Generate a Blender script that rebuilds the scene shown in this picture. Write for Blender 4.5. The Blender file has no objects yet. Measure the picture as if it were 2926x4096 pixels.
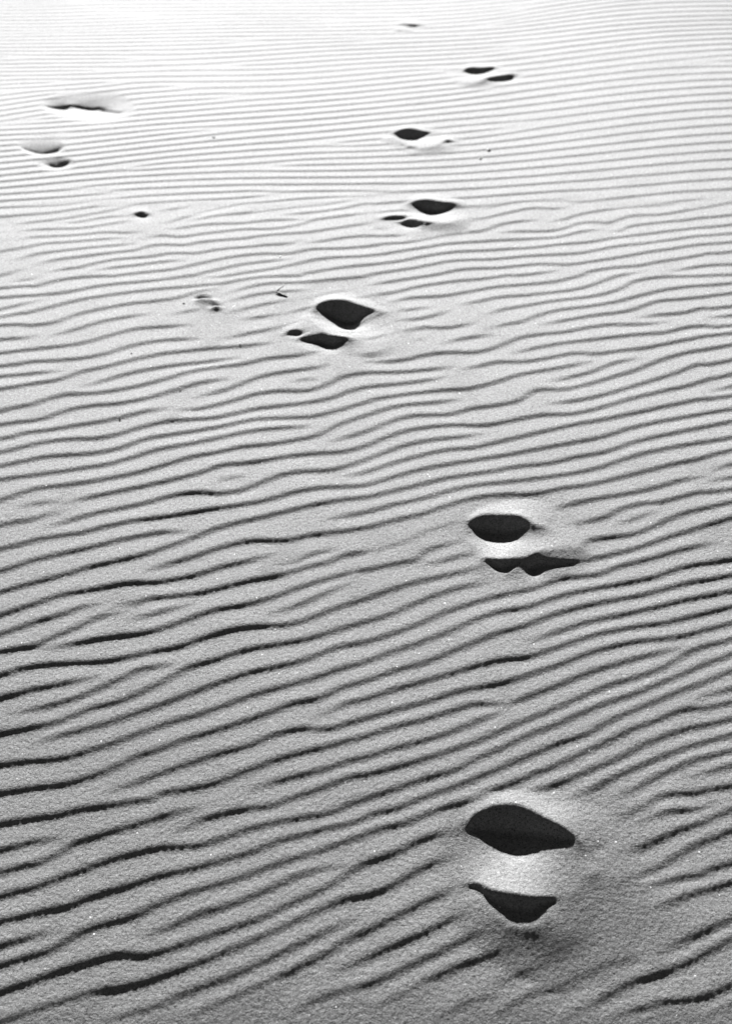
import bpy, math, time
import numpy as np
T0 = time.time()
rng = np.random.default_rng(7)
scene = bpy.context.scene
C = scene.collection

# ------------------------------------------------------------------ camera
PITCH = math.radians(33.45)
CAM_H = 1.44
cam_d = bpy.data.cameras.new('camera')
cam = bpy.data.objects.new('camera', cam_d); C.objects.link(cam)
cam.location = (0, 0, CAM_H)
cam.rotation_euler = (math.pi / 2 - PITCH, 0, 0)
cam_d.sensor_fit = 'VERTICAL'; cam_d.sensor_height = 36; cam_d.lens = 50
cam_d.clip_start = 0.05; cam_d.clip_end = 3000
cam_d.dof.use_dof = True; cam_d.dof.focus_distance = 2.2; cam_d.dof.aperture_fstop = 5.8
scene.camera = cam

# ------------------------------------------------------------------ light
SUN_EL = math.radians(22.0)
SUN_AZ = math.radians(-8.0)            # from straight ahead (+y), a little to the left
SUN_W, SKY_W, EXPOSURE = 5.0, 0.05, 2.12
world = bpy.data.worlds.new('World'); scene.world = world; world.use_nodes = True
nt = world.node_tree; nt.nodes.clear()
sky = nt.nodes.new('ShaderNodeTexSky'); sky.sky_type = 'NISHITA'; sky.sun_disc = False
sky.sun_elevation = SUN_EL; sky.sun_rotation = SUN_AZ; sky.air_density = 0.12; sky.dust_density = 0.0; sky.altitude = 1500
bw = nt.nodes.new('ShaderNodeRGBToBW')
bg = nt.nodes.new('ShaderNodeBackground'); bg.inputs['Strength'].default_value = SKY_W
wo = nt.nodes.new('ShaderNodeOutputWorld')
nt.links.new(sky.outputs[0], bw.inputs[0]); nt.links.new(bw.outputs[0], bg.inputs['Color'])
nt.links.new(bg.outputs[0], wo.inputs['Surface'])
sd = bpy.data.lights.new('sun', 'SUN'); sd.energy = SUN_W; sd.angle = math.radians(0.55)
sd.color = (1, 1, 1)                   # the photograph is black and white
sun = bpy.data.objects.new('sun', sd); C.objects.link(sun)
sdir = np.array([math.sin(SUN_AZ) * math.cos(SUN_EL), math.cos(SUN_AZ) * math.cos(SUN_EL), math.sin(SUN_EL)])
sun.rotation_euler = (math.pi / 2 - SUN_EL, 0, math.pi - SUN_AZ)
sun.location = tuple(sdir * 20)
vs = scene.view_settings
vs.view_transform = 'Standard'; vs.look = 'None'; vs.gamma = 1; vs.exposure = EXPOSURE; vs.use_curve_mapping = False

# ------------------------------------------------------------------ terrain + ray casting
def terrain(x, y):
    z = 0.118 * y - 0.1395 * np.log(np.cosh(np.clip((y - 2.00) / 0.9, -300, 300)))  # dune bend shaped so the sand shades darker towards the near end
    z = z + 0.003 * np.sin(2.1 * x + 1.3 * y + 0.5) + 0.004 * np.sin(1.1 * y - 1.7 * x + 2.0)
    z = z - 0.0028 * np.logaddexp(0, -(y - 1.09) / 0.05) * (1 + 0.4 * np.tanh(x / 0.35))  # extra tilt, shaped to darken the nearest sand, more on the right
    z = z + 0.024 * 0.5 * (1 + np.tanh((x - 0.65) / 0.4)) * 8 * np.tanh(y / 8)  # made-up rise to the right that darkens that side
    return z - 0.1255
F_SRC = 50 / 36 * 4096
def unproject(sx, sy, h=0.0):
    X = (sx - 1463.0) / F_SRC; Y = -(sy - 2048.0) / F_SRC
    d = np.array([X, Y * math.sin(PITCH) + math.cos(PITCH), Y * math.cos(PITCH) - math.sin(PITCH)])
    z = h
    for _ in range(30):
        t = (CAM_H - z) / -d[2]
        p = d * t
        z = 0.5 * z + 0.5 * (float(terrain(p[0], p[1])) + h)
    return p[0], p[1]

# ------------------------------------------------------------------ ripple crests followed on the sand
# key: (origin x, origin y, scale) of the survey sheet, then one line per crest
K = 1463 / 1624
SHEETS = [((0, 3196, K), """
0,112 150,87 250,73 350,48 480,31 600,11 690,0 700,-21 830,-41 950,-69 1080,-119 1200,-164 1320,-199 1440,-229 1540,-257 1624,-279 1754,-321 1884,-354 2024,-399 2124,-424 2244,-421 2344,-454 2474,-504 2584,-549 2704,-589 2824,-624 2944,-654 3024,-674
0,230 100,200 200,182 290,168
0,328 120,305 230,260 330,200 420,170 560,128 700,85 790,60 890,40
760,150 830,125 880,100 960,75 1080,48 1200,32 1290,-3 1400,-39 1500,-79 1580,-104 1624,-106 1754,-139 1904,-184 2024,-224 2124,-259 2244,-309 2364,-359 2484,-409 2584,-454 2704,-504 2824,-539 2944,-584 3054,-649 3154,-689 3248,-709
0,435 120,405 240,362 400,305 520,262 640,232 740,214 870,210 980,180 1100,135 1200,110 1330,85 1460,65 1560,22 1624,0 1744,-39 1884,-89 2024,-129 2124,-184 2224,-224 2344,-284 2464,-329 2574,-379 2704,-429 2824,-469 2944,-519 3064,-569 3164,-614 3248,-644
0,545 150,508 300,478 420,430 560,390 700,345 850,310 1000,270 1120,235 1240,185 1340,160 1450,130 1560,108 1664,65 1764,42 1864,0 1974,-39 2104,-89 2224,-139 2344,-189 2474,-244 2594,-284 2704,-344 2824,-399 2934,-444 3044,-489 3154,-529 3248,-569
0,655 100,625 200,598 260,585
0,740 150,700 250,660 340,605 450,562 580,525 680,480 800,430 920,395 1080,345 1230,290 1380,245 1500,200 1624,155 1714,125 1804,105 1894,65 1994,30 2124,0 2184,-39 2264,-64 2364,-109 2474,-149 2594,-209 2704,-259 2804,-309 2914,-349 3024,-394 3104,-401 3154,-394 3248,-429
630,610 700,590 780,560 880,515 1000,480 1100,440 1200,398 1300,350 1420,310 1520,295
0,858 120,820 250,770 400,725 530,690 620,700 720,680 850,635 1000,585 1150,535 1250,485 1350,440 1450,395 1540,335 1624,285 1744,245 1854,190 1954,155 2064,140
0,998 130,950 280,905 420,860 600,825 740,780 880,730 1000,680 1130,625 1250,570 1380,510 1520,450 1624,428 1724,395 1824,335 1924,285 1994,262 2064,250
430,999 560,965 700,925 830,860 950,820 1080,765 1200,710 1330,645 1450,590 1590,528
770,999 900,945 1050,880 1200,810 1330,745 1450,685 1530,630 1624,592 1724,540 1824,490 1924,440 2044,395 2124,370
1240,999 1340,935 1440,885 1560,850 1624,828 1724,790 1824,740 1954,680 2074,620 2184,580 2264,550
1470,775 1560,740 1624,708 1754,650 1874,600 1994,540 2104,490 2154,465
1624,950 1754,890 1874,820 1994,760 2124,710 2244,665 2364,610 2454,540
1914,999 2004,950 2104,900 2204,865
2184,830 2274,790 2384,740 2474,690 2564,640 2664,600
2144,999 2244,950 2344,880 2474,840 2604,780 2704,735 2784,715 2864,705
2474,999 2584,940 2684,880 2804,815 2924,780 3044,730 3154,670 3248,620
2674,999 2754,960 2874,930 2954,905 3064,900 3184,860 3248,830
3164,955 3204,935 3248,915
2634,325 2704,350 2804,340 2924,305 2994,260 3084,205 3184,165 3248,140
2704,265 2824,225 2924,180 3024,135 3144,95 3248,50
2804,415 2904,380 3024,350 3124,335 3248,285
2884,490 2974,460 3074,420 3174,390 3248,370
2924,690 3024,640 3124,590 3248,535
2714,100 2774,75 2864,30 2924,-9 3024,-24 3124,-24 3248,-59
2824,110 2944,60 3044,50 3124,35 3184,5
"""), ((0, 2296, K), """
0,80 120,48 220,22 310,-4 400,-32 520,-57 640,-87 760,-127 860,-162 960,-202 1060,-229 1180,-257 1300,-287 1420,-312 1540,-332 1624,-340 1764,-372 1904,-407 2024,-432 2164,-452 2304,-477 2444,-492 2544,-517 2684,-542 2804,-582 2924,-612 3074,-642 3248,-677
0,185 150,135 280,92 420,68 560,42 700,36 800,18 890,0 990,-32 1100,-57 1220,-92
0,268 130,222 260,185 360,148 450,130
0,345 80,328 160,320 240,280 340,240 430,195 520,175 550,170
200,338 350,305 500,280 640,262 760,228 880,185 980,155 1100,135 1220,100 1330,60 1430,28 1500,8 1570,-12 1624,-18 1734,-42 1844,-62 1884,-97 1954,-122 2054,-147
570,205 650,185 760,155 850,130
520,130 600,130 660,110 760,98 880,85 1000,58 1100,32 1220,10 1300,-12 1400,-42 1440,-47 1530,-82 1624,-100 1724,-122 1804,-147 1904,-192 2004,-222 2084,-242
0,450 70,425 180,405 320,395 440,390 560,372 680,345 800,322 900,285 1040,245 1160,232 1280,225 1380,195 1470,160 1560,130 1624,110 1714,78 1814,45 1914,22 2024,-2 2104,-22 2164,-37
1190,185 1280,155 1380,115 1460,78 1540,42 1580,5
0,550 100,520 220,500 330,478 450,455
60,620 200,590 330,555 440,510 530,470 620,425 740,405 790,405
0,710 120,685 250,660 400,600 520,570 620,530 720,480 840,415 960,380 1080,340 1200,318 1320,298 1450,265 1550,232 1624,212 1734,180 1854,125 1974,80 2074,52 2174,38
140,765 230,728 340,700 470,665 600,620 720,580 850,530 980,480 1100,440 1240,410 1370,375 1500,325 1624,302 1744,265 1864,220 1974,170 2094,130 2224,95 2344,70 2414,48 2504,20 2584,12 2664,0 2744,-32 2884,-67 3024,-107 3184,-142
0,848 130,832 280,818 400,785 520,745 640,700 760,658 900,620 1020,575 1150,530 1280,495 1400,460 1520,420 1624,390 1744,345 1864,305 1994,255 2104,205 2214,168 2344,145 2484,100 2624,68 2754,45 2884,20 2944,0 3024,-27 3124,-47 3248,-65
0,975 150,950 300,930 420,895 520,855 600,815 720,775 840,730 960,695 1080,655 1200,615 1300,575 1420,550 1520,505 1624,475 1754,430 1884,395 2004,345 2104,305 2204,265 2324,230 2444,185 2564,150 2704,120 2844,95 2974,60 3104,30 3248,5
480,970 600,930 720,885 850,840 980,795 1100,765 1220,715 1340,688 1460,690 1540,665 1624,642 1754,605 1884,570 2024,525 2144,500 2264,475 2384,435 2504,395 2604,355 2704,325 2824,300 2954,288 3064,268 3164,235 3248,218
1390,660 1450,620 1530,580 1624,556 1764,510 1904,470 2024,435 2144,400 2234,380 2344,368 2444,335 2564,295 2684,260 2824,235 2964,215 3104,180 3248,145
2344,300 2444,268 2524,240 2624,210 2744,185 2884,155 3024,120 3144,95 3248,75
1100,968 1220,925 1340,893 1450,865 1550,830 1624,815 1754,775 1884,740 2004,700 2114,655 2224,608 2284,570
2304,999 2384,965 2504,920 2624,870 2744,820 2854,760 2964,715 3064,685 3164,665 3248,645
2524,999 2624,955 2724,900 2834,855 2954,805 3064,765 3154,740 3248,715
2724,999 2824,950 2934,890 3044,840 3134,810 3248,785
3084,560 3164,530 3248,510
3064,910 3164,870 3248,850
"""), ((0, 1596, K), """
0,115 100,105 200,85 300,50 400,30 520,20 640,0 760,-35 860,-65 960,-83 1030,-90
0,55 110,35 180,12 230,-4 300,-20 380,-23 480,-33 600,-55 720,-85 840,-120 960,-140 1080,-155 1190,-180 1300,-190 1420,-210
0,180 90,155 220,138 340,118 440,102 540,80 650,55 760,38
780,50 880,45 960,28 1060,0 1130,-20 1240,-35 1360,-37 1450,-63 1520,-95 1624,-115 1774,-120 1904,-130 2024,-145
0,238 110,212 220,188 330,178 430,175 520,158 620,128 740,100 840,92 950,85 1040,65 1150,42 1300,25 1450,0 1540,-30 1624,-52 1754,-65 1894,-83 1994,-100
0,298 110,275 220,255 330,248 440,238 540,215 640,180 760,158 880,140 1000,118 1130,90 1250,85 1380,78 1500,50 1624,15 1674,0 1804,-20 1954,-37 2074,-45 2184,-70 2304,-107 2404,-125 2524,-145 2644,-170
0,358 120,342 250,325 380,305 480,290 600,255 700,225 840,200 960,175 1100,145 1230,130 1390,120
0,450 80,420 180,395 290,382 400,368 500,350 620,325 740,290 860,255 960,238 1080,212 1200,200 1320,180 1410,160 1500,115 1624,73 1754,35 1904,18 2054,0
80,478 180,462 270,455
290,462 400,438 520,412 640,385 760,360 880,330 980,295 1080,285 1200,268 1310,250 1420,240 1520,235 1624,208 1704,175 1794,145 1904,125 2024,115 2134,118 2224,105 2324,85 2424,70 2524,68 2624,50 2744,15 2804,-2 2944,-35 3074,-65 3164,-95 3248,-110
1450,195 1520,175 1624,145 1744,98 1844,75 1994,68 2094,42 2204,28 2304,6 2384,-40 2504,-43 2624,-70 2724,-100 2824,-130 2924,-170 3044,-205 3164,-225 3248,-240
0,562 110,545 200,515 290,500
200,570 300,545 420,510 540,485 660,458 760,430 870,415 970,420 1070,405 1150,375 1240,340 1350,320 1450,318 1530,300 1624,270 1724,230 1824,200 1934,180 2044,168 2154,150
960,370 1020,350 1090,342
0,668 120,635 240,612 360,595 480,565 600,540 720,525 840,505 960,485 1080,468 1180,450 1300,415 1420,395 1530,390 1624,383 1754,345 1884,310 2024,285 2144,265 2274,245 2404,220 2524,198 2664,170 2794,130 2924,100 3074,75 3248,45
1520,342 1624,325 1744,285 1854,255 1974,228 2104,215 2224,188 2324,165 2454,135 2564,110 2684,90 2804,65 2944,35 3104,2 3248,-15
0,765 120,725 260,690 400,660 520,630 640,605 740,590 840,590
640,765 760,730 880,695 1000,655 1120,630 1270,628 1380,605 1500,590 1624,571 1744,540 1874,510 1994,470 2104,440 2224,425 2364,422 2484,400 2604,382 2724,355 2864,320 2984,290 3104,265 3248,228
1440,540 1530,520 1624,503 1744,470 1884,440 2004,405 2124,382 2264,368 2424,348 2544,330 2674,300 2824,250 2954,220 3094,195 3248,172
2424,22 2524,12 2604,0 2724,-30 2854,-70 2984,-110 3104,-155 3248,-173
1250,735 1320,720 1400,685 1500,665
2434,495 2544,465 2664,440 2804,418 2924,390 3024,360 3134,342
3144,325 3184,305 3248,290
3174,362 3248,348
1624,675 1724,655 1804,630 1904,585 2004,555 2084,535
2514,560 2604,545 2684,525 2754,490 2844,465 2924,460 3024,435 3124,410 3248,400
2734,558 2824,530 2914,490
1874,735 1964,720 2054,695 2144,690
2404,675 2494,668 2574,658 2614,630 2704,615 2804,602 2904,565 3014,515 3124,485 3248,455
2524,730 2604,715 2724,690 2834,660 2954,618 3064,585 3164,550 3248,525
"""), ((0, 1096, K), """
860,555 900,540 1000,515 1080,485 1160,455 1260,435 1380,420 1480,400
1290,480 1360,468 1420,470
350,505 450,478 560,445 680,420 800,402 920,390 1070,370
0,512 120,490 260,470 360,435 480,410 600,380 720,355 840,342 960,330 1080,320 1220,305
0,455 120,445 280,430
0,410 120,392 240,385 360,375 470,355 560,325 680,300 800,290 900,290
0,352 120,338 260,322 370,305 480,275 600,245 720,235 860,225
980,295 1080,270 1180,250 1280,228
0,292 80,290 180,270
210,280 340,245 460,210 570,190 680,175
0,228 120,230 240,215 340,180 450,155 580,132 680,122 790,105 880,78 970,62
740,185 840,165 930,150
1050,205 1150,192 1260,175
1000,175 1050,165 1150,140 1240,122 1300,112
0,192 110,175 230,145 340,118 460,98 600,78 740,65 850,55 960,45 1080,25 1180,13 1330,8
0,158 100,135 200,110
0,105 120,98 220,90 330,75 430,55 560,40 700,28 830,10 880,5
0,65 150,55 250,30 350,15 480,8
990,90 1100,60 1200,42 1320,38 1450,28 1624,10
990,130 1100,100 1180,85 1270,78 1370,70
1624,50 1774,28 1904,8 1954,0
1624,97 1744,82 1884,52 2024,32 2144,22 2264,5
1714,130 1824,107 1964,98 2074,80 2184,60 2324,48 2454,35 2544,15 2594,0
2034,138 2124,122 2224,102 2324,95 2424,85 2544,70 2624,50 2704,20 2754,5
1744,168 1824,158 1924,145
1754,205 1854,200 1934,182 2014,158
2144,185 2224,160 2324,142 2444,122 2564,108 2674,90 2754,65 2824,30 2954,12 3104,10 3248,5
1764,258 1824,248 1894,235 1934,240 2014,235 2094,220 2134,200
2164,245 2244,225 2314,213 2384,185 2484,160 2604,145 2724,125 2844,95 2954,70 3074,55 3248,42
2394,228 2504,208 2624,185 2734,172 2814,155 2914,122 3024,112 3144,100 3248,85
1834,295 1894,285
1954,315 2044,290 2144,275 2204,272
2824,195 2924,182 3034,172 3124,150 3248,145
1624,345 1684,340 1764,320
1624,393 1774,385 1894,360 2004,348 2114,348 2204,325 2304,285 2404,268 2504,258 2604,238 2704,225 2804,225 2894,220 2964,212
3134,195 3248,185
2264,355 2384,328 2484,310 2604,295 2724,280 2844,268 2954,260 3044,238 3124,232 3194,238 3248,230
2034,428 2124,410 2204,392 2324,390 2424,375 2554,352 2644,355 2744,342 2854,330 2964,308 3084,285 3174,268 3248,262
2434,478 2524,460 2624,435 2724,395 2844,372
3174,518 3248,500
"""), ((0, 800, 975 / 1624), """
J 720,511 850,495 1000,478 1150,463 1280,435 1420,405 1550,380 1624,370 1754,358 1914,358 2084,328 2264,322 2424,310 2584,290 2704,285 2824,262 2954,235 3094,218 3184,212 3248,195 3328,165 3448,145 3598,132
J 1330,492 1450,465 1560,440 1624,428 1774,408 1954,390
J 2450,500 2574,480 2724,458 2874,430 3044,403 3248,397 3398,385 3548,372 3698,365 3868,352 3998,330 4128,305 4298,288 4498,262 4648,240 4872,222
J 2010,495 2104,478 2244,455 2384,438 2524,425 2674,405 2824,375 2954,355 3084,342 3248,337 3398,325 3548,318 3748,295 3928,280 4068,255 4248,232 4448,210 4648,185 4872,165
J 2945,490 3094,462 3248,455 3368,450 3548,430 3648,428 3788,430 3928,412 4048,395 4148,378 4298,350 4448,330 4598,305 4748,290 4872,282
J 3410,507 3548,495 3728,470
J 3905,482 3968,468 4098,450 4248,438 4398,410 4598,380 4748,350 4872,345
J 4150,500 4278,475
4458,480 4548,462 4678,440 4808,430 4872,430
20,500 100,470 190,458
60,408 140,390 220,365 350,345 500,328 650,312 800,300 930,285
220,435 340,405 480,385 600,370 750,352 900,335 980,312 1080,298 1230,300 1330,282 1500,265 1624,255 1774,235 1944,222 2074,212 2224,190 2364,168 2504,148
100,270 220,248 380,240 550,230 700,215 840,218 970,205
80,162 200,150 340,135 480,115 620,92 760,65 880,30 1000,18 1130,12 1280,0
380,152 520,145 660,120 780,108 890,105
0,112 150,100 300,90 450,70 600,48 780,35
0,50 200,42 400,32 560,15 660,5
120,210 250,198 400,192 560,185 700,165 800,148 900,138
0,345 150,320 300,290 450,280 600,268 750,255 850,252
300,488 400,465 520,450 640,420 780,395 900,385 1020,375 1150,355 1300,355 1420,335 1550,320 1624,316 1774,300 1924,290 2024,262
620,470 760,450 900,435 1050,415 1250,398
80,545 200,530 290,505
940,262 1070,238 1200,245 1330,228 1480,210 1624,195 1774,195 1884,185 2004,160 2104,130 2244,112 2384,95 2474,85
1100,200 1220,185 1350,165 1500,158 1624,155 1774,138 1904,132 2044,130
1050,155 1120,150 1200,125 1300,100 1340,80 1440,55 1540,38 1624,22 1700,8
1230,145 1350,122 1480,100 1624,88 1774,70 1944,50 2104,35 2244,18 2374,2
1040,75 1150,60 1280,42
2024,288 2124,278 2264,255 2404,240 2544,240 2674,235 2764,215
1874,100 2024,88 2184,70 2324,48 2424,22 2544,5
2474,200 2564,185 2644,170
3124,138 3214,125 3268,112 3398,82 3548,55 3698,58 3798,40
3094,68 3184,65 3268,48 3398,20 3528,8 3748,5 3848,10 4048,5
3648,148 3768,125 3868,95 3998,70 4148,50 4298,40 4448,30 4568,15
3308,218 3448,210 3648,208 3768,185 3848,158 3948,148 4048,152 4118,130 4218,105 4398,98 4548,75 4698,45 4872,18
1360,518 1480,510 1624,487 1804,460 1954,430 2064,405 2204,385 2404,375 2564,358 2704,335 2824,318 2954,295 3084,285 3248,275 3398,265 3598,255 3728,245 3818,222 3898,208 4018,195
4048,210 4128,205 4178,180 4258,165 4398,150 4548,135 4698,115 4872,100
""")]
# far sand: only the lie of the ripples (direction), not each crest
GUIDES = [((0, 596, K), """
0,262 130,258 260,252 370,240 480,218 600,205 720,200 850,192 960,192 1060,172 1180,150 1300,150 1450,145 1624,138
0,505 150,490 300,462 450,448 600,430 750,425 900,408 1100,385 1300,360 1624,332
0,35 200,30 420,22 700,5
380,95 600,75 800,62 1000,45 1200,15
1624,200 1924,182 2224,176 2524,155 2824,150 3124,128 3248,110
1624,435 1854,415 2054,380 2224,360 2424,355 2624,340 2824,310 3024,305 3248,285
1624,70 2024,40 2424,30 2824,15 3248,0
"""), ((0, 0, 1.8017), """
0,240 120,225 300,200 500,200 800,180 1100,170 1400,160 1624,150
0,120 200,118 500,120 800,100 1100,95 1400,88 1624,80
0,40 400,35 800,30 1200,30 1624,25
0,290 200,280 450,262 700,262 1000,240 1300,232 1624,222
0,-40 800,-45 1624,-55
""")]
def parse(sheets):
    out = []
    for (ox, oy, s), txt in sheets:
        for ln in txt.strip().splitlines():
            join = ln.startswith('J')
            pts = [tuple(map(float, q.split(','))) for q in ln.replace('J', '').split()]
            g = np.array([unproject(ox + s * a, oy + s * b) for a, b in pts])
            sx = [ox + s * a for a, b in pts]      # a crest that reaches the side of the survey runs on past it
            if sx[-1] > 2895:
                d = g[-1] - g[-3 if len(g) > 3 else 0]; g = np.vstack([g, g[-1] + d / np.hypot(*d) * .5])
            if sx[0] < 15:
                d = g[0] - g[min(2, len(g) - 1)]; g = np.vstack([g[0] + d / np.hypot(*d) * .5, g])
            if join:       # runs on from a crest already followed on the sheet before
                c = [np.hypot((o[-1][0] - g[0][0]) * .4, o[-1][1] - g[0][1]) for o in out]; i = int(np.argmin(c))
                print('join', i, round(float(c[i]), 3))
                out[i] = np.vstack([out[i], g]); continue
            out.append(g)
    return out
def resample(g, step):
    # Catmull-Rom through the surveyed points, then equal steps
    P = np.vstack([2 * g[0] - g[1], g, 2 * g[-1] - g[-2]]); o = []
    for i in range(1, len(P) - 2):
        t = np.linspace(0, 1, 12, endpoint=False)[:, None]
        p0, p1, p2, p3 = P[i - 1], P[i], P[i + 1], P[i + 2]
        o.append(0.5 * (2 * p1 + (p2 - p0) * t + (2 * p0 - 5 * p1 + 4 * p2 - p3) * t ** 2 + (3 * p1 - p0 - 3 * p2 + p3) * t ** 3))
    o = np.vstack(o + [g[-1:]])
    d = np.r_[0, np.cumsum(np.hypot(*np.diff(o, axis=0).T))]
    n = max(2, int(d[-1] / step) + 1); q = np.linspace(0, d[-1], n)
    return np.c_[np.interp(q, d, o[:, 0]), np.interp(q, d, o[:, 1])]
crests = [resample(g, 0.004) for g in parse(SHEETS)]
guides = [resample(g, 0.02) for g in parse(GUIDES)]

LEE = 0.092             # lee step height / spacing
# ------------------------------------------------------------------ ripple field: traced crests, grown on into the rest of the sand
RS = 0.0115
GX0, GX1, GY0, GY1 = -3.6, 3.6, -0.1, 10.6
nx = int((GX1 - GX0) / RS); ny = int((GY1 - GY0) / RS)
gx = GX0 + RS * np.arange(nx); gy = GY0 + RS * np.arange(ny)
ky = np.fft.fftfreq(ny, RS)[:, None]; kx = np.fft.fftfreq(nx, RS)[None, :]
def blur(a, s):
    return np.real(np.fft.ifft2(np.fft.fft2(a) * np.exp(-2 * (math.pi * s) ** 2 * (kx ** 2 + ky ** 2))))
def splat(arr, p, w=1.0):
    fx = (p[:, 0] - GX0) / RS; fy = (p[:, 1] - GY0) / RS
    ix = np.floor(fx).astype(int); iy = np.floor(fy).astype(int); fx -= ix; fy -= iy
    for dx in (0, 1):
        for dy in (0, 1):
            wt = w * (fx if dx else 1 - fx) * (fy if dy else 1 - fy)
            ok = (ix + dx >= 0) & (ix + dx < nx) & (iy + dy >= 0) & (iy + dy < ny)
            np.add.at(arr, ((iy + dy)[ok], (ix + dx)[ok]), (wt if np.isscalar(wt) else wt[ok]))
raw = np.zeros((ny, nx)); ca = np.zeros((ny, nx)); sa = np.zeros((ny, nx)); ww = np.zeros((ny, nx))
for g in crests:
    n = len(g); e = np.minimum(1, (np.minimum(np.arange(n), np.arange(n)[::-1]) * 0.004) / 0.03 + 0.15)
    splat(raw, g, e)
for gl, st, wgt in ((crests, 0.004, 1.0), (guides, 0.02, 8.0)):
    for g in gl:
        d = np.gradient(g, axis=0); a = np.arctan2(d[:, 1], d[:, 0])
        splat(ca, g, wgt * np.cos(a)); splat(sa, g, wgt * np.sin(a)); splat(ww, g, wgt)
seed = blur(raw, 0.009)
dens = blur((raw > 0).astype(float), 0.07)
M = np.clip((dens / np.percentile(dens[dens > 0.02], 60) - 0.35) / 0.35, 0, 1); M = M * M * (3 - 2 * M)
def orient(s):
    w = blur(ww, s) + 1e-9; return blur(ca, s), blur(sa, s), w
c1, s1, w1 = orient(0.10); c2, s2, w2 = orient(0.8)
al = np.clip(w1 / (w2 + 1e-9), 0, 1) * np.clip(w1 * 3, 0, 1)
ang = al * np.arctan2(s1, c1) + (1 - al) * np.arctan2(s2, np.maximum(c2, 1e-6))
ang = np.clip(blur(ang, 0.05), -0.1, 0.75)
wob = blur(rng.standard_normal((ny, nx)), 0.16); wob /= wob.std()
ang = ang + (1 - M) * 0.12 * wob
lam = (0.052 + 0.011 / (1 + np.exp(-(gy - 2.2) / 0.35)) + 0.006 / (1 + np.exp(-(gy - 4.8) / 0.4)))[:, None] + 0.0 * ang
lam = lam * (1 + 0.13 * np.clip(gx, -1.2, 1.2))[None, :]
wob2 = blur(rng.standard_normal((ny, nx)), 0.35); lam = lam * (1 + 0.11 * wob2 / wob2.std())
ANG = np.array([-2, 6, 14, 22, 30, 38]) * math.pi / 180
LAM = np.array([0.042, 0.052, 0.064, 0.078])
bins = []
for a in ANG:
    for L in LAM:
        k0x, k0y = -math.sin(a) / L, math.cos(a) / L
        u_ = (kx - k0x) * -math.sin(a) + (ky - k0y) * math.cos(a)      # across the crests
        v_ = (kx - k0x) * math.cos(a) + (ky - k0y) * math.sin(a)
        G = np.exp(-0.5 * (u_ / (0.15 / L)) ** 2 - 0.5 * (v_ / (0.10 / L)) ** 2)
        W = np.exp(-0.5 * ((ang - a) / 0.12) ** 2 - 0.5 * (np.log(lam / L) / 0.16) ** 2)
        bins.append((G.astype(np.float32), W.astype(np.float32)))
tot = sum(b[1] for b in bins) + 1e-6
wide = np.zeros((ny, nx))
kk = np.hypot(kx, ky) + 1e-9; ka = np.arctan2(-kx * np.ones_like(ky), ky * np.ones_like(kx))
wide = np.exp(-0.5 * (np.log(kk * 0.056) / 0.42) ** 2) * np.exp(-0.5 * ((ka - 0.33) / 0.42) ** 2) * (ky > 0)
sw = np.fft.ifft2(np.fft.fft2(seed) * wide)
nrm = np.sqrt(blur(np.abs(sw) ** 2, 0.10) + 1e-6 * np.abs(sw).max() ** 2)
Utr = sw / nrm
u = rng.standard_normal((ny, nx)) * (1 - M) + M * np.real(Utr)
for it in range(10):
    f = np.fft.fft2(u).astype(np.complex64); U = np.zeros((ny, nx), np.complex64)
    for G, W in bins:
        U += W * np.fft.ifft2(f * G)
    U /= tot
    a = np.abs(U); mean = np.sqrt(blur(a * a, 0.2)) + 1e-9
    U = U / mean; U = U / np.maximum(np.abs(U), 0.35) * np.tanh(np.abs(U) * 1.2)
    u = (1 - M) * np.real(U) + M * np.real(Utr)
Uf = M * Utr + (1 - M) * U
amp = np.abs(Uf)
Uf = Uf / (amp + 1e-6); amp = np.clip(blur(amp, 0.008), 0, 1.25)
# up-sample x2
def up2(A):
    F = np.fft.fftshift(np.fft.fft2(A)); py, px = ny // 2, nx // 2
    F = np.pad(F, ((py, 2 * ny - ny - py), (px, 2 * nx - nx - px)))
    return np.fft.ifft2(np.fft.ifftshift(F)) * 4
Au = up2(Uf * amp); R2 = RS / 2
Nx2, Ny2 = Au.shape[1], Au.shape[0]
def samp(A, x, y, r=R2):
    fx = np.clip((x - GX0) / r, 0, A.shape[1] - 1.001); fy = np.clip((y - GY0) / r, 0, A.shape[0] - 1.001)
    ix = fx.astype(int); iy = fy.astype(int); fx = fx - ix; fy = fy - iy
    return (A[iy, ix] * (1 - fx) * (1 - fy) + A[iy, ix + 1] * fx * (1 - fy) + A[iy + 1, ix] * (1 - fx) * fy + A[iy + 1, ix + 1] * fx * fy)
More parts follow.
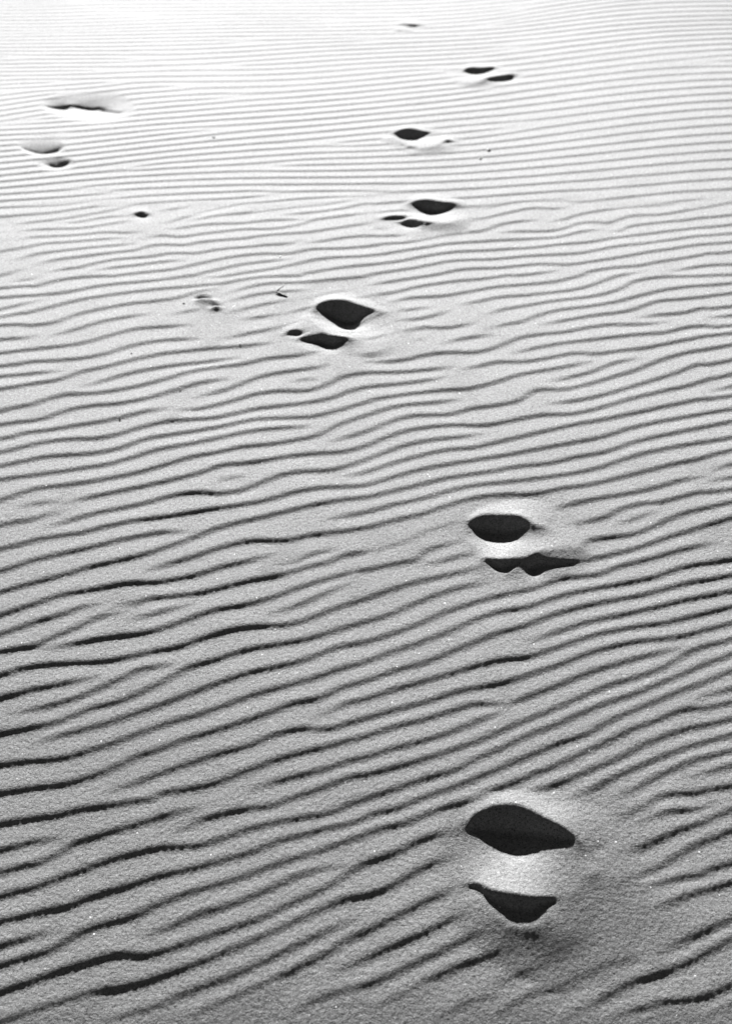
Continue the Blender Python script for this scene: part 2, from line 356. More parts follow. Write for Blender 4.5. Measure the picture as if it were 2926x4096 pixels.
# the surveyed ripples themselves: a short lee step at every crest line, a long gentle back between two of them
PX0, PX1, PY0, PY1, PRX, PRY = -1.7, 1.9, 0.45, 5.2, 0.004, 0.002
pxs = np.arange(PX0, PX1, PRX); pys = np.arange(PY0, PY1, PRY)
tsl = lambda x, y: (terrain(x, y + .04) - terrain(x, y - .04)) / .08
cols = [[] for _ in pxs]
for g in crests:
    od = np.argsort(g[:, 0]); X_, Y_ = g[od, 0], g[od, 1]
    i0, i1 = np.searchsorted(pxs, [X_[0], X_[-1]])
    for i in range(i0, i1):
        e = min(1.0, 0.1 + (pxs[i] - X_[0]) / 0.05, 0.1 + (X_[-1] - pxs[i]) / 0.05)
        cols[i].append((np.interp(pxs[i], X_, Y_), e))
PH = np.zeros((len(pys), len(pxs)))
for i, c in enumerate(cols):
    if len(c) < 2: continue
    c.sort(); y_ = np.array([q[0] for q in c]); e_ = np.array([q[1] for q in c])
    gp = np.diff(y_); g0 = np.r_[gp[0], gp]; g1 = np.r_[gp, gp[-1]]
    gm = np.clip(np.minimum(g0, g1), 0.012, 0.085); ga = np.clip(0.5 * (g0 + g1), 0.030, 0.056)
    J = LEE * (1 - .25 / (1 + np.exp(-(y_ - 2.7) / .3))) * (.32 + .68 * (.404 - tsl(pxs[i], y_)) / .404) * ga ** .25 * .046 ** .75 * np.clip(gm / 0.024, .3, 1) * np.clip(e_, 0, 1); w = np.minimum(0.0042, 0.25 * gm)
    xp = np.stack([y_ - w, y_ + w], 1).ravel(); fp = np.stack([-J / 2, J / 2], 1).ravel()
    PH[:, i] = np.interp(pys, xp, fp, left=0, right=0)
def gk(s):
    r = int(3 * s) + 1; k = np.exp(-0.5 * (np.arange(-r, r + 1) / s) ** 2); return k / k.sum()
kk1, kk2 = gk(0.0028 / PRY), gk(0.006 / PRX)
PH = np.apply_along_axis(lambda v: np.convolve(v, kk1, 'same'), 0, PH)
PH = np.apply_along_axis(lambda v: np.convolve(v, kk2, 'same'), 1, PH)
print('ripple field', round(time.time() - T0, 1))
RIP_H = 0.0035
hv = blur(rng.standard_normal((ny, nx)), 0.12); hv = 1 + 0.05 * hv / hv.std()
def ripple(x, y):
    v = samp(Au, x, y); th = np.angle(v); a = np.tanh(2.2 * np.abs(v))
    h = 0
    for n_, c_ in ((1, 1.0), (2, 0.42), (3, 0.17), (4, 0.05)):
        h = h + c_ * np.sin(n_ * (th - 0.12)) / 1.0
    edge = np.clip(np.minimum(np.minimum(x - GX0, GX1 - x), np.minimum(y - GY0, GY1 - y)) / 0.4, 0, 1)
    fx = np.clip((x - PX0) / PRX, 0, PH.shape[1] - 1.01); fy = np.clip((y - PY0) / PRY, 0, PH.shape[0] - 1.01)
    ix = fx.astype(int); iy = fy.astype(int); fx = fx - ix; fy = fy - iy
    ph = PH[iy, ix] * (1 - fx) * (1 - fy) + PH[iy, ix + 1] * fx * (1 - fy) + PH[iy + 1, ix] * (1 - fx) * fy + PH[iy + 1, ix + 1] * fx * fy
    mm = samp(M, x, y, RS) * (x > PX0) * (x < PX1) * (y > PY0) * (y < PY1)
    return (RIP_H * 0.36 * h * a * (1 - mm) + ph * mm) * samp(hv, x, y, RS) * edge

# ------------------------------------------------------------------ prints and scuffs: heights along surveyed lines, sand slopes between them
# every line: 'x,y,height_mm'; first entry 'outline' has height 0
D = {}
D['f1'] = dict(sheet=(1700, 3050, .755), res=.0025, outline="""150,330 250,200 420,150 600,160 800,155 1020,250 1100,400 1150,580 1170,820 1030,1150 760,1230 480,1130 250,960 120,760 90,600 90,450""",
 rim="228,345,1 240,290,3 290,255,4 350,228,5 420,213,6 500,222,8 560,250,10 640,295,12 720,335,12 790,400,9 870,460,5 930,465,2",
 edge="235,355 300,400 380,455 450,485 520,492 580,478 660,455 740,445 790,415", edges2=[("235,650,3 265,640,5 300,645,9 330,672,11 430,690,15 560,708,15 640,718,11 700,728,7", "240,664 290,688 325,735 400,785 440,825 520,835 580,832 620,795 650,760 675,748")],
 crest="700,727,7 780,695,7 840,630,6 885,578,7 940,600,5 1020,615,4 1120,595,2",
 low=["660,225,3 820,205,0 1000,270,0 1090,380,0", "650,800,7 730,790,6", "420,900,5.5 600,930,6.2 760,910,5 880,860,3.2", "560,1090,2.6 780,1070,2.4"])
D['f2'] = dict(sheet=(1700, 1950, 800 / 1624), res=.003, outline="""330,280 420,180 640,110 900,100 1100,190 1220,330 1360,470 1300,640 1070,760 850,880 650,870 430,810 380,640 420,500 330,400""",
 rim="368,275,2 410,235,4 480,218,5 560,216,6 650,212,9 740,215,12 800,235,12 850,285,11 950,300,9 1020,300,3",
 edge="380,330 420,380 500,422 600,443 700,441 770,412 820,350 850,320", edges2=["510,615 560,665 620,688 690,680 745,622", ("835,610,4 880,558,6 950,565,7 1000,588,6 1100,592,5 1200,595,4 1260,590,2", "840,655 855,695 880,712 920,682 970,650 1060,643 1180,625 1240,602")],
 crest="440,555,1 500,570,4 570,580,6 650,580,8 740,578,6 820,560,7 880,535,9 960,508,9 1100,495,7 1250,485,4",
 low=["520,750,-1 700,760,-1"])
D['f3'] = dict(sheet=(1050, 1100, 600 / 1624), res=.004, outline="""480,380 600,250 800,200 960,205 1250,320 1430,420 1500,560 1600,700 1420,870 1100,890 900,870 720,850 500,810 340,740 190,660 240,560 400,470""",
 rim="562,362,4 600,310,6 680,275,8 800,258,10 930,268,10 1000,300,9 1100,335,7 1230,380,4 1340,410,1",
 edge="585,375 640,425 700,470 780,525 850,570 910,598 965,610 1010,590 1050,540 1080,470 1160,420 1230,395", rim2="380,680,2 450,658,5 560,648,7 640,638,8", edges2=[("225,640,3 290,600,5 350,580,6 405,608,5", "235,648 300,652 360,655 405,648"), "400,705 500,735 600,755 680,790 740,800 810,780 870,735 900,700"],
 crest="480,440,4 560,520,8 640,595,10 700,632,11 780,645,13 900,662,12 960,675,8",
 low=["450,520,5 540,525,5", "1000,835,2 1100,832,4 1200,832,4 1350,795,3 1450,760,1"])
D['f4'] = dict(sheet=(1450, 450, 700 / 1624), res=.005, outline="""370,860 440,780 600,750 750,770 920,810 1020,900 1040,990 900,1130 700,1180 500,1170 330,1110 160,1050 100,990 210,920 330,910""",
 rim="435,838,3 500,812,7 600,800,9 670,805,9 720,825,8 850,835,7 880,850,3",
 edge="450,845 500,890 560,930 620,950 680,950 750,930 810,905 850,875", edges2=[("170,985,3 230,958,5 300,950,6 380,955,5", "165,998 220,1001 290,997 350,994 385,990"), "340,1035 380,1052 440,1066 500,1062 530,1052 560,1030 620,1033 700,1034"],
 crest="360,1000,3 440,978,10 550,1000,14 700,1022,10 800,1022,9 900,995,6 960,990,3",
 low=["700,1100,2 500,1110,2"])
D['f5'] = dict(sheet=(1450, 450, 700 / 1624), res=.004, outline="""230,190 330,125 440,100 560,120 700,150 850,195 930,270 870,365 650,410 480,400 350,350 240,310 160,240""",
 rim="290,185,2 350,160,6 420,142,8 490,145,8 540,165,7 640,182,3",
 edge="300,195 340,235 390,258 440,268 490,265 540,235 600,205 640,188", edges2=[("380,287,7 400,300,8 430,308,8 470,314,8 495,322,8", "380,307 400,322 430,333 470,336 495,340"), ("735,285,8 760,258,9 800,245,9 835,262,5", "735,294 760,288 800,278 835,276")],
 crest="200,240,4 290,225,6 340,258,7 385,290,6 430,308,7 490,325,7 560,325,8 640,315,9 720,285,8 780,240,8 850,265,4",
 low=["430,375,2 560,385,2"])
D['f6'] = dict(sheet=(1500, 50, 700 / 1624), res=.006, outline="""670,600 780,530 840,465 980,455 1120,465 1220,515 1360,555 1360,625 1210,670 1050,710 900,700 740,665""",
 rim="835,530,3 850,508,7 900,500,9 980,512,7 1040,500,8 1100,500,7 1118,515,3",
 edge="840,548 860,566 910,576 980,570 1040,553 1100,527", edges2=["1030,628 1080,637 1140,637 1200,634 1270,622"],
 crest="740,610,2 800,640,4 900,652,6 980,635,8 1030,605,12 1100,588,13 1180,575,9 1280,560,3",
 low=["900,690,1 1050,680,0"])
D['f7'] = dict(sheet=(1500, 50, 700 / 1624), res=.007, outline="""180,100 240,65 350,65 520,95 500,140 430,175 330,205 190,205 140,180""",
 rim="235,97,5 300,98,9 400,104,8 480,107,2",
 edge="250,113 290,128 340,138 390,133 440,118",
 crest="170,170,1 220,158,5 300,160,6 340,172,2",
 low=["190,182,-2 260,184,-3 320,186,-2"])
D['s1'] = dict(sheet=(0, 350, 700 / 1624), res=.0035, outline="""370,150 480,95 640,45 900,35 1060,25 1200,95 1270,180 1170,310 900,350 650,310 430,235""",
 rim="450,165,-3 540,176,-9 615,183,-12 640,148,-5 700,158,-8 760,178,-12 860,192,-14 920,182,-12 980,208,-14 1110,220,-5", edge="450,187 540,198 615,205 640,170 700,180 760,200 860,214 920,204 980,230 1110,242", lines=[])
D['s2'] = dict(sheet=(0, 350, 700 / 1624), res=.0035, outline="""140,500 250,415 380,385 560,385 625,410 605,520 560,630 430,670 300,635 190,565""",
 rim="240,565,-6 340,596,-12 400,606,-14 460,606,-15 535,597,-13", edge="240,581 340,612 400,622 460,622 535,613", lines=["570,420,1 572,520,0"])
D['s3'] = dict(sheet=(0, 350, 700 / 1624), res=.0035, outline="""330,680 450,645 600,652 700,700 650,775 540,805 420,785""",
 rim="465,716,-8 530,732,-11 570,722,-11 625,704,-7", edge="465,735 530,751 570,741 625,723", lines=[])
D['s4'] = dict(sheet=(0, 350, 700 / 1624), res=.005, outline="""1180,1135 1290,1100 1390,1130 1440,1200 1360,1260 1250,1250 1190,1190""",
 rim="1235,1172,2 1280,1152,4 1320,1140,5 1345,1168,2",
 edge="1252,1185 1290,1200 1320,1207 1345,1208")
D['s5'] = dict(sheet=(650, 1100, 400 / 1624), res=.0035, outline="""470,400 580,325 700,315 880,370 1020,500 940,590 780,600 600,520""",
 rim="530,402,2 590,370,5 660,358,7 760,375,6 850,410,4",
 lines=["580,415,-4 640,435,-6 740,440,-3"],
 crest="780,530,3 860,478,7 945,505,4", low=["800,555,-1 890,548,-3 955,528,0"])

KH = dict(f1=(1, .92), f2=(1, 1.1), f3=(1, 1), f4=(1, 1), f5=(1, 1), f6=(1, 1), f7=(1, 1), s1=(1.3, 1), s2=(1.1, 1), s3=(1.1, 1), s4=(1, 1), s5=(1.8, 1.3))
def parse3(txt, sh, kh=(1, 1)):
    ox, oy, s = sh; o = []
    for q in txt.split():
        v = list(map(float, q.split(','))); h = (v[2] if len(v) > 2 else 0) / 1000; h = h * kh[0] if h < 0 else h * kh[1]
        x, y = unproject(ox + s * v[0], oy + s * v[1], h); o.append((x, y, h))
    return np.array(o)
def inpoly(px, py, poly):
    ins = np.zeros(px.shape, bool); n = len(poly); j = n - 1
    for i in range(n):
        xi, yi = poly[i][:2]; xj, yj = poly[j][:2]
        if abs(yi - yj) > 1e-12:
            ins ^= ((yi > py) != (yj > py)) & (px < (xj - xi) * (py - yi) / (yj - yi) + xi)
        j = i
    return ins
def tslope(x, y): return float(terrain(x, y + .05) - terrain(x, y - .05)) / .1
def shadow_lines(rim, txt, sh, over=0):
    # where the rim's shadow must end: sand height on the sun's ray through the rim; and a hollow floor behind it
    od = np.argsort(rim[:, 0]); rx, ry, rh = rim[od].T; ox, oy, s = sh
    E, I = [], []
    for q in txt.split():
        a, b = map(float, q.split(',')); h = 0.0
        for _ in range(40):
            x, y = unproject(ox + s * a, oy + s * b, h)
            yr = np.interp(x, rx, ry); gap = max(0.0, yr - y); xr = x + gap * math.tan(SUN_AZ)
            yr = np.interp(xr, rx, ry); gap = max(0.002, yr - y); hr = np.interp(xr, rx, rh)
            t = hr - gap * (math.tan(SUN_EL) / math.cos(SUN_AZ) - tslope(x, y))
            h = .7 * h + .3 * t
        E.append((x, y, h - .0016)); I.append((x - .45 * (x - xr), y + gap * .5, min(h - .003, hr - .005)))
    print([round(float(e[2]), 3) for e in E])
    E = np.array(E)
    if not over: return E, np.array(I)
    return E, np.array(I), E + np.array([0, -over, 0.0006])
def smooth_closed(P, k=10):
    P = np.asarray(P); n = len(P); o = []
    for i in range(n):
        p0, p1, p2, p3 = P[i - 1], P[i], P[(i + 1) % n], P[(i + 2) % n]
        for t in np.arange(k) / k:
            o.append(0.5 * (2 * p1 + (p2 - p0) * t + (2 * p0 - 5 * p1 + 4 * p2 - p3) * t ** 2 + (3 * p1 - p0 - 3 * p2 + p3) * t ** 3))
    return np.array(o)
def local_blur(a, s):
    r = int(3 * s) + 1; k = np.exp(-0.5 * (np.arange(-r, r + 1) / s) ** 2); k /= k.sum()
    a = np.apply_along_axis(lambda v: np.convolve(v, k, 'same'), 0, a)
    return np.apply_along_axis(lambda v: np.convolve(v, k, 'same'), 1, a)
def solve(name, d):
    sh = d['sheet']; r = d['res']
    out = smooth_closed(parse3(d['outline'], sh)[:, :2])
    pad = 0.03
    x0, x1 = out[:, 0].min() - pad, out[:, 0].max() + pad; y0, y1 = out[:, 1].min() - pad, out[:, 1].max() + pad
    w = int((x1 - x0) / r) + 2; h = int((y1 - y0) / r) + 2
    X, Y = np.meshgrid(x0 + r * np.arange(w), y0 + r * np.arange(h))
    ins = inpoly(X, Y, out); fixed = ~ins; val = np.zeros((h, w))
    acc = np.zeros((h, w)); cnt = np.zeros((h, w))
    ls = ([d['rim']] if 'rim' in d else []) + d.get('lines', []) + ([d['crest']] if 'crest' in d else []) + d.get('low', [])
    PL = [parse3(t, sh, KH[name]) for t in ls]
    if 'rim2' in d: PL.append(parse3(d['rim2'], sh, KH[name]))
    if 'edge' in d: PL += shadow_lines(parse3(d['rim'], sh, KH[name]), d['edge'], sh)
    for e in d.get('edges2', []):
        rm = parse3(d['crest'], sh, KH[name])
        if 'rim2' in d:
            r2 = parse3(d['rim2'], sh, KH[name]); rm = np.vstack([r2, rm[rm[:, 0] > r2[:, 0].max()]])
        if isinstance(e, tuple):
            rm = parse3(e[0], sh, KH[name]); PL.append(rm); e = e[1]
        PL += shadow_lines(rm, e, sh, {'f1': .012}.get(name, 0))
    for P in PL:
        g = []
        Q = np.vstack([2 * P[0] - P[1], P, 2 * P[-1] - P[-2]])
        for i in range(1, len(Q) - 2):
            m = max(8, int(np.hypot(*(Q[i + 1] - Q[i])[:2]) / r * 2))
            tt = np.linspace(0, 1, m)[:, None]; p0, p1, p2, p3 = Q[i - 1], Q[i], Q[i + 1], Q[i + 2]
            g.append(0.5 * (2 * p1 + (p2 - p0) * tt + (2 * p0 - 5 * p1 + 4 * p2 - p3) * tt ** 2 + (3 * p1 - p0 - 3 * p2 + p3) * tt ** 3))
        g = np.vstack(g)
        ix = np.round((g[:, 0] - x0) / r).astype(int); iy = np.round((g[:, 1] - y0) / r).astype(int)
        ok = (ix >= 0) & (ix < w) & (iy >= 0) & (iy < h)
        np.add.at(acc, (iy[ok], ix[ok]), g[ok, 2]); np.add.at(cnt, (iy[ok], ix[ok]), 1)
    on = (cnt > 0) & ins; val[on] = acc[on] / cnt[on]; fixed |= on
    z = val.copy(); free = ~fixed
    omega = 1.0
    for it in range(2600):
        n_ = np.zeros_like(z)
        n_[1:-1, 1:-1] = 0.25 * (z[:-2, 1:-1] + z[2:, 1:-1] + z[1:-1, :-2] + z[1:-1, 2:])
        z = np.where(free, n_, z)
    z = local_blur(z, 0.9 if r < .004 else 0.7)
    # how much of the ripples survives: none inside, fading in across the outline
    m = np.maximum(0.55 if name == 'f1' else 0.12, np.clip((np.abs(z) - .0006) / 0.0028, 0, 1)) * ins
    m = np.clip(local_blur(m, max(1.2, 0.008 / r)) * 1.15, 0, 1)
    return dict(x0=x0, y0=y0, r=r, z=z, m=m, out=out, par=d, ins=ins)
FE = {k: solve(k, d) for k, d in D.items()}
print('features', round(time.time() - T0, 1))
def lsamp(A, f, x, y):
    fx = (x - f['x0']) / f['r']; fy = (y - f['y0']) / f['r']
    ok = (fx >= 0) & (fy >= 0) & (fx < A.shape[1] - 1.01) & (fy < A.shape[0] - 1.01)
    fx = np.where(ok, fx, 0); fy = np.where(ok, fy, 0); ix = fx.astype(int); iy = fy.astype(int); fx -= ix; fy -= iy
    v = A[iy, ix] * (1 - fx) * (1 - fy) + A[iy, ix + 1] * fx * (1 - fy) + A[iy + 1, ix] * (1 - fx) * fy + A[iy + 1, ix + 1] * fx * fy
    return np.where(ok, v, 0)

# ------------------------------------------------------------------ the sand sheet: one grid, fine where it is near, reaching the horizon
NC, NR = 1200, 1800
def geo(start, step, q, end):
    o = []; v = start
    while abs(v) < end:
        step *= q; v += step; o.append(v)
    return np.array(o)
Xc = np.linspace(-1.75, 1.75, NC); dX = Xc[1] - Xc[0]
Xo = geo(1.75, dX, 1.18, 160)
Xs = np.r_[-Xo[::-1], Xc, Xo]
ly = np.linspace(math.log(0.30 + 1.0), math.log(10.2 + 1.0), NR); Yc = np.exp(ly) - 1.0
Yf = geo(Yc[-1], Yc[-1] - Yc[-2], 1.16, 900)
Yn = []; v = Yc[0]; st = Yc[1] - Yc[0]
while v > -120: st *= 1.2; v -= st; Yn.append(v)
Ys = np.r_[np.array(Yn)[::-1], Yc, Yf]
ncol, nrow = len(Xs), len(Ys)
wid = 0.42 + 0.245 * np.clip(Ys - 0.45, -0.3, 12)
XX = Xs[None, :] * wid[:, None]; YY = np.repeat(Ys[:, None], ncol, 1)
ZT = terrain(XX, YY)
inside = (XX > GX0) & (XX < GX1) & (YY > GY0) & (YY < GY1)
rp = np.zeros_like(ZT); rp[inside] = ripple(XX[inside], YY[inside])
fz = np.zeros_like(ZT); fm = np.zeros_like(ZT); owner = np.full(ZT.shape, -1, np.int16)
keys = list(FE)
for i, k in enumerate(keys):
    f = FE[k]
    r0, r1 = np.searchsorted(Ys, [f['out'][:, 1].min() - .05, f['out'][:, 1].max() + .05])
    xx, yy = XX[r0:r1], YY[r0:r1]
    fz[r0:r1] += lsamp(f['z'], f, xx, yy); fm[r0:r1] = np.maximum(fm[r0:r1], lsamp(f['m'], f, xx, yy))
    owner[r0:r1][inpoly(xx, yy, f['out'])] = i
# small irregularities of loose sand
sm = np.zeros_like(ZT)
n1 = blur(rng.standard_normal((ny, nx)), 0.022); n1 /= n1.std()
sm[inside] = samp(n1, XX[inside], YY[inside], RS)
rag = np.zeros_like(ZT)
tiny = rng.standard_normal(ZT.shape)
tiny = (tiny + np.roll(tiny, 1, 0) + np.roll(tiny, 1, 1) + np.roll(np.roll(tiny, 1, 0), 1, 1)) / 2
ZZ = ZT + rp * (1 - 0.93 * fm) + fz + 0.00022 * sm * (1 + 1.2 * fm)
core = inside & (np.abs(XX) < 1.75 * wid[:, None])
ZZ[core] += 0.00004 * tiny[core] * (0.6 + 0.8 / (1 + np.exp((YY[core] - 2.2) / .4)))
print('grid', ZZ.shape, round(time.time() - T0, 1))

# ------------------------------------------------------------------ materials
def new_mat(name):
    m = bpy.data.materials.new(name); m.use_nodes = True
    return m, m.node_tree, m.node_tree.nodes['Principled BSDF']
def sand_material(name, base=0.20, var=0.22, glint=True):
    m, t, p = new_mat(name); N = t.nodes.new; L = t.links.new
    geo_ = N('ShaderNodeNewGeometry')
    def noise(scale, det=2.0, rough=.6):
        n = N('ShaderNodeTexNoise'); n.inputs['Scale'].default_value = scale; n.inputs['Detail'].default_value = det
        n.inputs['Roughness'].default_value = rough; L(geo_.outputs['Position'], n.inputs['Vector']); return n
    def mr(src, a, b, c, d):
        r = N('ShaderNodeMapRange'); L(src, r.inputs['Value'])
        for k_, v_ in zip(('From Min', 'From Max', 'To Min', 'To Max'), (a, b, c, d)): r.inputs[k_].default_value = v_
        return r.outputs[0]
    def mul(a, b):
        q = N('ShaderNodeMath'); q.operation = 'MULTIPLY'; L(a, q.inputs[0]); L(b, q.inputs[1]); return q.outputs[0]
    grain = mr(noise(620, 1.5).outputs['Fac'], .3, .7, 1 - var * 2.0, 1 + var * 2.0)
    fine = mr(noise(230, 2).outputs['Fac'], .3, .7, 1 - var * .9, 1 + var * .9)
    patch = mr(noise(3.0, 3).outputs['Fac'], .3, .7, .95, 1.05)
    col = mul(mul(grain, fine), patch)
    b = N('ShaderNodeMath'); b.operation = 'MULTIPLY'; L(col, b.inputs[0]); b.inputs[1].default_value = base
    comb = N('ShaderNodeCombineColor')
    src = b.outputs[0]
    if glint:      # scattered quartz grains, their glints painted near-white, and a few dark mineral grains
        v = N('ShaderNodeTexVoronoi'); v.inputs['Scale'].default_value = 620; L(geo_.outputs['Position'], v.inputs['Vector'])
        sep = N('ShaderNodeSeparateColor'); L(v.outputs['Color'], sep.inputs[0])
        hi = mr(sep.outputs[0], .9996, .9998, 0, 1); lo = mr(sep.outputs[1], .97, .98, 0, 1)
        a1 = N('ShaderNodeMix'); L(hi, a1.inputs[0]); L(src, a1.inputs[2]); a1.inputs[3].default_value = .92
        a2 = N('ShaderNodeMix'); L(lo, a2.inputs[0]); L(a1.outputs[0], a2.inputs[2]); a2.inputs[3].default_value = base * .35
        src = a2.outputs[0]
    for i_ in range(3): L(src, comb.inputs[i_])
    L(comb.outputs[0], p.inputs['Base Color'])
    p.inputs['Roughness'].default_value = .9
    p.inputs['Specular IOR Level'].default_value = .14
    bp = N('ShaderNodeBump'); bp.inputs['Strength'].default_value = 1; bp.inputs['Distance'].default_value = .00055
    L(noise(520, 2.5, .7).outputs['Fac'], bp.inputs['Height'])
    bp2 = N('ShaderNodeBump'); bp2.inputs['Strength'].default_value = 1; bp2.inputs['Distance'].default_value = .0009
    L(noise(170, 2, .5).outputs['Fac'], bp2.inputs['Height']); L(bp.outputs[0], bp2.inputs['Normal'])
    L(bp2.outputs[0], p.inputs['Normal'])
    return m
SAND = sand_material('rippled_sand')

def grid_mesh(name, mask, origin=(0, 0, 0)):
    """the faces of the sand grid for which mask (nrow-1, ncol-1) is true, as one mesh"""
    r, c = np.nonzero(mask)
    a = r * ncol + c
    quads = np.stack([a, a + 1, a + ncol + 1, a + ncol], 1)
    used, inv = np.unique(quads.ravel(), return_inverse=True)
    co = np.stack([XX.ravel()[used] - origin[0], YY.ravel()[used] - origin[1], ZZ.ravel()[used] - origin[2]], 1).astype(np.float32)
    me = bpy.data.meshes.new(name)
    me.vertices.add(len(used)); me.vertices.foreach_set('co', co.ravel())
    n = len(quads); me.loops.add(4 * n); me.loops.foreach_set('vertex_index', inv.astype(np.int32))
    me.polygons.add(n); me.polygons.foreach_set('loop_start', np.arange(0, 4 * n, 4, dtype=np.int32))
    me.polygons.foreach_set('loop_total', np.full(n, 4, np.int32))
    me.update(calc_edges=True); me.polygons.foreach_set('use_smooth', np.ones(n, bool))
    me.materials.append(SAND)
    return me
def link(name, me, parent=None, loc=(0, 0, 0)):
    o = bpy.data.objects.new(name, me); C.objects.link(o); o.location = loc
    if parent: o.parent = parent
    return o
def tag(o, label, cat, group=None):
    o['label'] = label; o['category'] = cat
    if group: o['group'] = group

fo = np.maximum.reduce([owner[:-1, :-1], owner[1:, :-1], owner[:-1, 1:], owner[1:, 1:]])
sand = link('sand', grid_mesh('sand', fo < 0)); sand['kind'] = 'structure'
sand['label'] = 'pale rippled dune sand under low sun'
INFO = {
 'f1': ('footprint', 'largest and nearest footprint, its deep black hollow above a broad white crescent of sand', 'footprint'),
 'f2': ('footprint', 'rounded black footprint right of centre, second nearest, with a branching dark hollow just below it', 'footprint'),
 'f3': ('footprint', 'footprint cut by a slanting white ridge, just right of the bent dry twig', 'footprint'),
 'f4': ('footprint', 'dark bowl-shaped footprint over a thin bright rim, a dark smear at its lower left', 'footprint'),
 'f5': ('footprint', 'small diamond-shaped dark footprint with a thin broken crust line below its hollow', 'footprint'),
 'f6': ('footprint', 'distant footprint of two small dark hollows, the lower one offset to the right', 'footprint'),
 'f7': ('footprint', 'farthest footprint, a thin dark sliver near the top of the picture', 'footprint'),
 's1': ('sand_hollow', 'wide shallow grey hollow with a long jagged dark edge at the upper left', 'hollow'),
 's2': ('sand_hollow', 'pale grey rounded hollow with a thin dark lower edge near the left border', 'hollow'),
 's3': ('sand_hollow', 'small shallow hollow with a short curved dark line, just below the grey rounded hollow', 'hollow'),
 's4': ('sand_hollow', 'tiny isolated pit with a black triangular shadow in the left part of the ripples', 'hollow'),
 's5': ('sand_hollow', 'small arched grey dent among the ripples left of the bent twig', 'hollow'),
}
def pieces(mk):
    lab = np.where(mk, np.arange(1, mk.size + 1).reshape(mk.shape), 0)
    while True:
        n_ = lab.copy()
        n_[1:] = np.maximum(n_[1:], lab[:-1]); n_[:-1] = np.maximum(n_[:-1], lab[1:])
        m_ = n_.copy(); m_[:, 1:] = np.maximum(m_[:, 1:], n_[:, :-1]); m_[:, :-1] = np.maximum(m_[:, :-1], n_[:, 1:])
        m_ = np.where(mk, m_, 0)
        if (m_ == lab).all(): break
        lab = m_
    ids, cnt = np.unique(lab[lab > 0], return_counts=True)
    return [lab == q for q in ids[np.argsort(-cnt)][:3]]
fzc = 0.25 * (fz[:-1, :-1] + fz[1:, :-1] + fz[:-1, 1:] + fz[1:, 1:])
XCc = 0.5 * (XX[:-1, :-1] + XX[1:, 1:]); YCc = 0.5 * (YY[:-1, :-1] + YY[1:, 1:])
for i, k in enumerate(keys):
    f = FE[k]; nm, lab, cat = INFO[k]
    own = fo == i
    cx, cy = float(f['out'][:, 0].mean()), float(f['out'][:, 1].mean()); cz = float(terrain(cx, cy))
    root = link(nm, None, None, (cx, cy, cz)); root.empty_display_size = .05
    tag(root, lab, cat, 'footprints crossing the ripples' if nm == 'footprint' else 'shallow hollows in the sand on the left')
    o3 = (cx, cy, cz)
    low = own & (fzc < -0.0012)
    r0, r1 = np.nonzero(own.any(1))[0][[0, -1]]; c0, c1 = np.nonzero(own.any(0))[0][[0, -1]]
    sl = (slice(r0, r1 + 1), slice(c0, c1 + 1))
    if 'crest' in f['par']:
        cr = parse3(f['par']['crest'], f['par']['sheet'], KH[k]); od = np.argsort(cr[:, 0])
        yc = np.interp(XCc, cr[od, 0], cr[od, 1])
        sets = [('deep_hollow', low & (YCc > yc)), ('shallow_hollow', low & (YCc <= yc))]
    else:
        sets = [('hollow_floor', low)]
    rest = own.copy()
    for pn, mk in sets:
        for piece in pieces(mk[sl]):
            if piece.sum() < 60: continue
            full = np.zeros_like(own); full[sl] = piece; rest &= ~full
            link(pn, grid_mesh(pn, full, o3), root)
    # crumbs of rim left between hollows belong to the rim
    link('rim', grid_mesh('rim', rest, o3), root)
print('meshes', round(time.time() - T0, 1))

# ------------------------------------------------------------------ dry twig and bits
def ground_z(x, y):
    r = np.searchsorted(Ys, y) - 1; c = np.searchsorted(XX[r], x) - 1
    return float(ZZ[r:r + 2, c:c + 2].max())
def on_sand(sx, sy, lift=0.0):
    x, y = unproject(sx, sy, lift); return (x, y, ground_z(x, y) + lift)
def plain(name, v, rough=.7):
    m, t, p = new_mat(name)
    n = t.nodes.new('ShaderNodeTexNoise'); n.inputs['Scale'].default_value = 900
    r = t.nodes.new('ShaderNodeMapRange'); r.inputs['To Min'].default_value = v * .6; r.inputs['To Max'].default_value = v * 1.4
    t.links.new(n.outputs['Fac'], r.inputs['Value'])
    c_ = t.nodes.new('ShaderNodeCombineColor')
    for i_ in range(3): t.links.new(r.outputs[0], c_.inputs[i_])
    t.links.new(c_.outputs[0], p.inputs['Base Color']); p.inputs['Roughness'].default_value = rough
    return m
STEM = plain('dry_stem', .012); STRAW = plain('dry_straw', .09); GREY = plain('grey_pebble', .10); QUARTZ = plain('quartz_glint', .62, .25); CRUMB = plain('dark_crumb', .05)
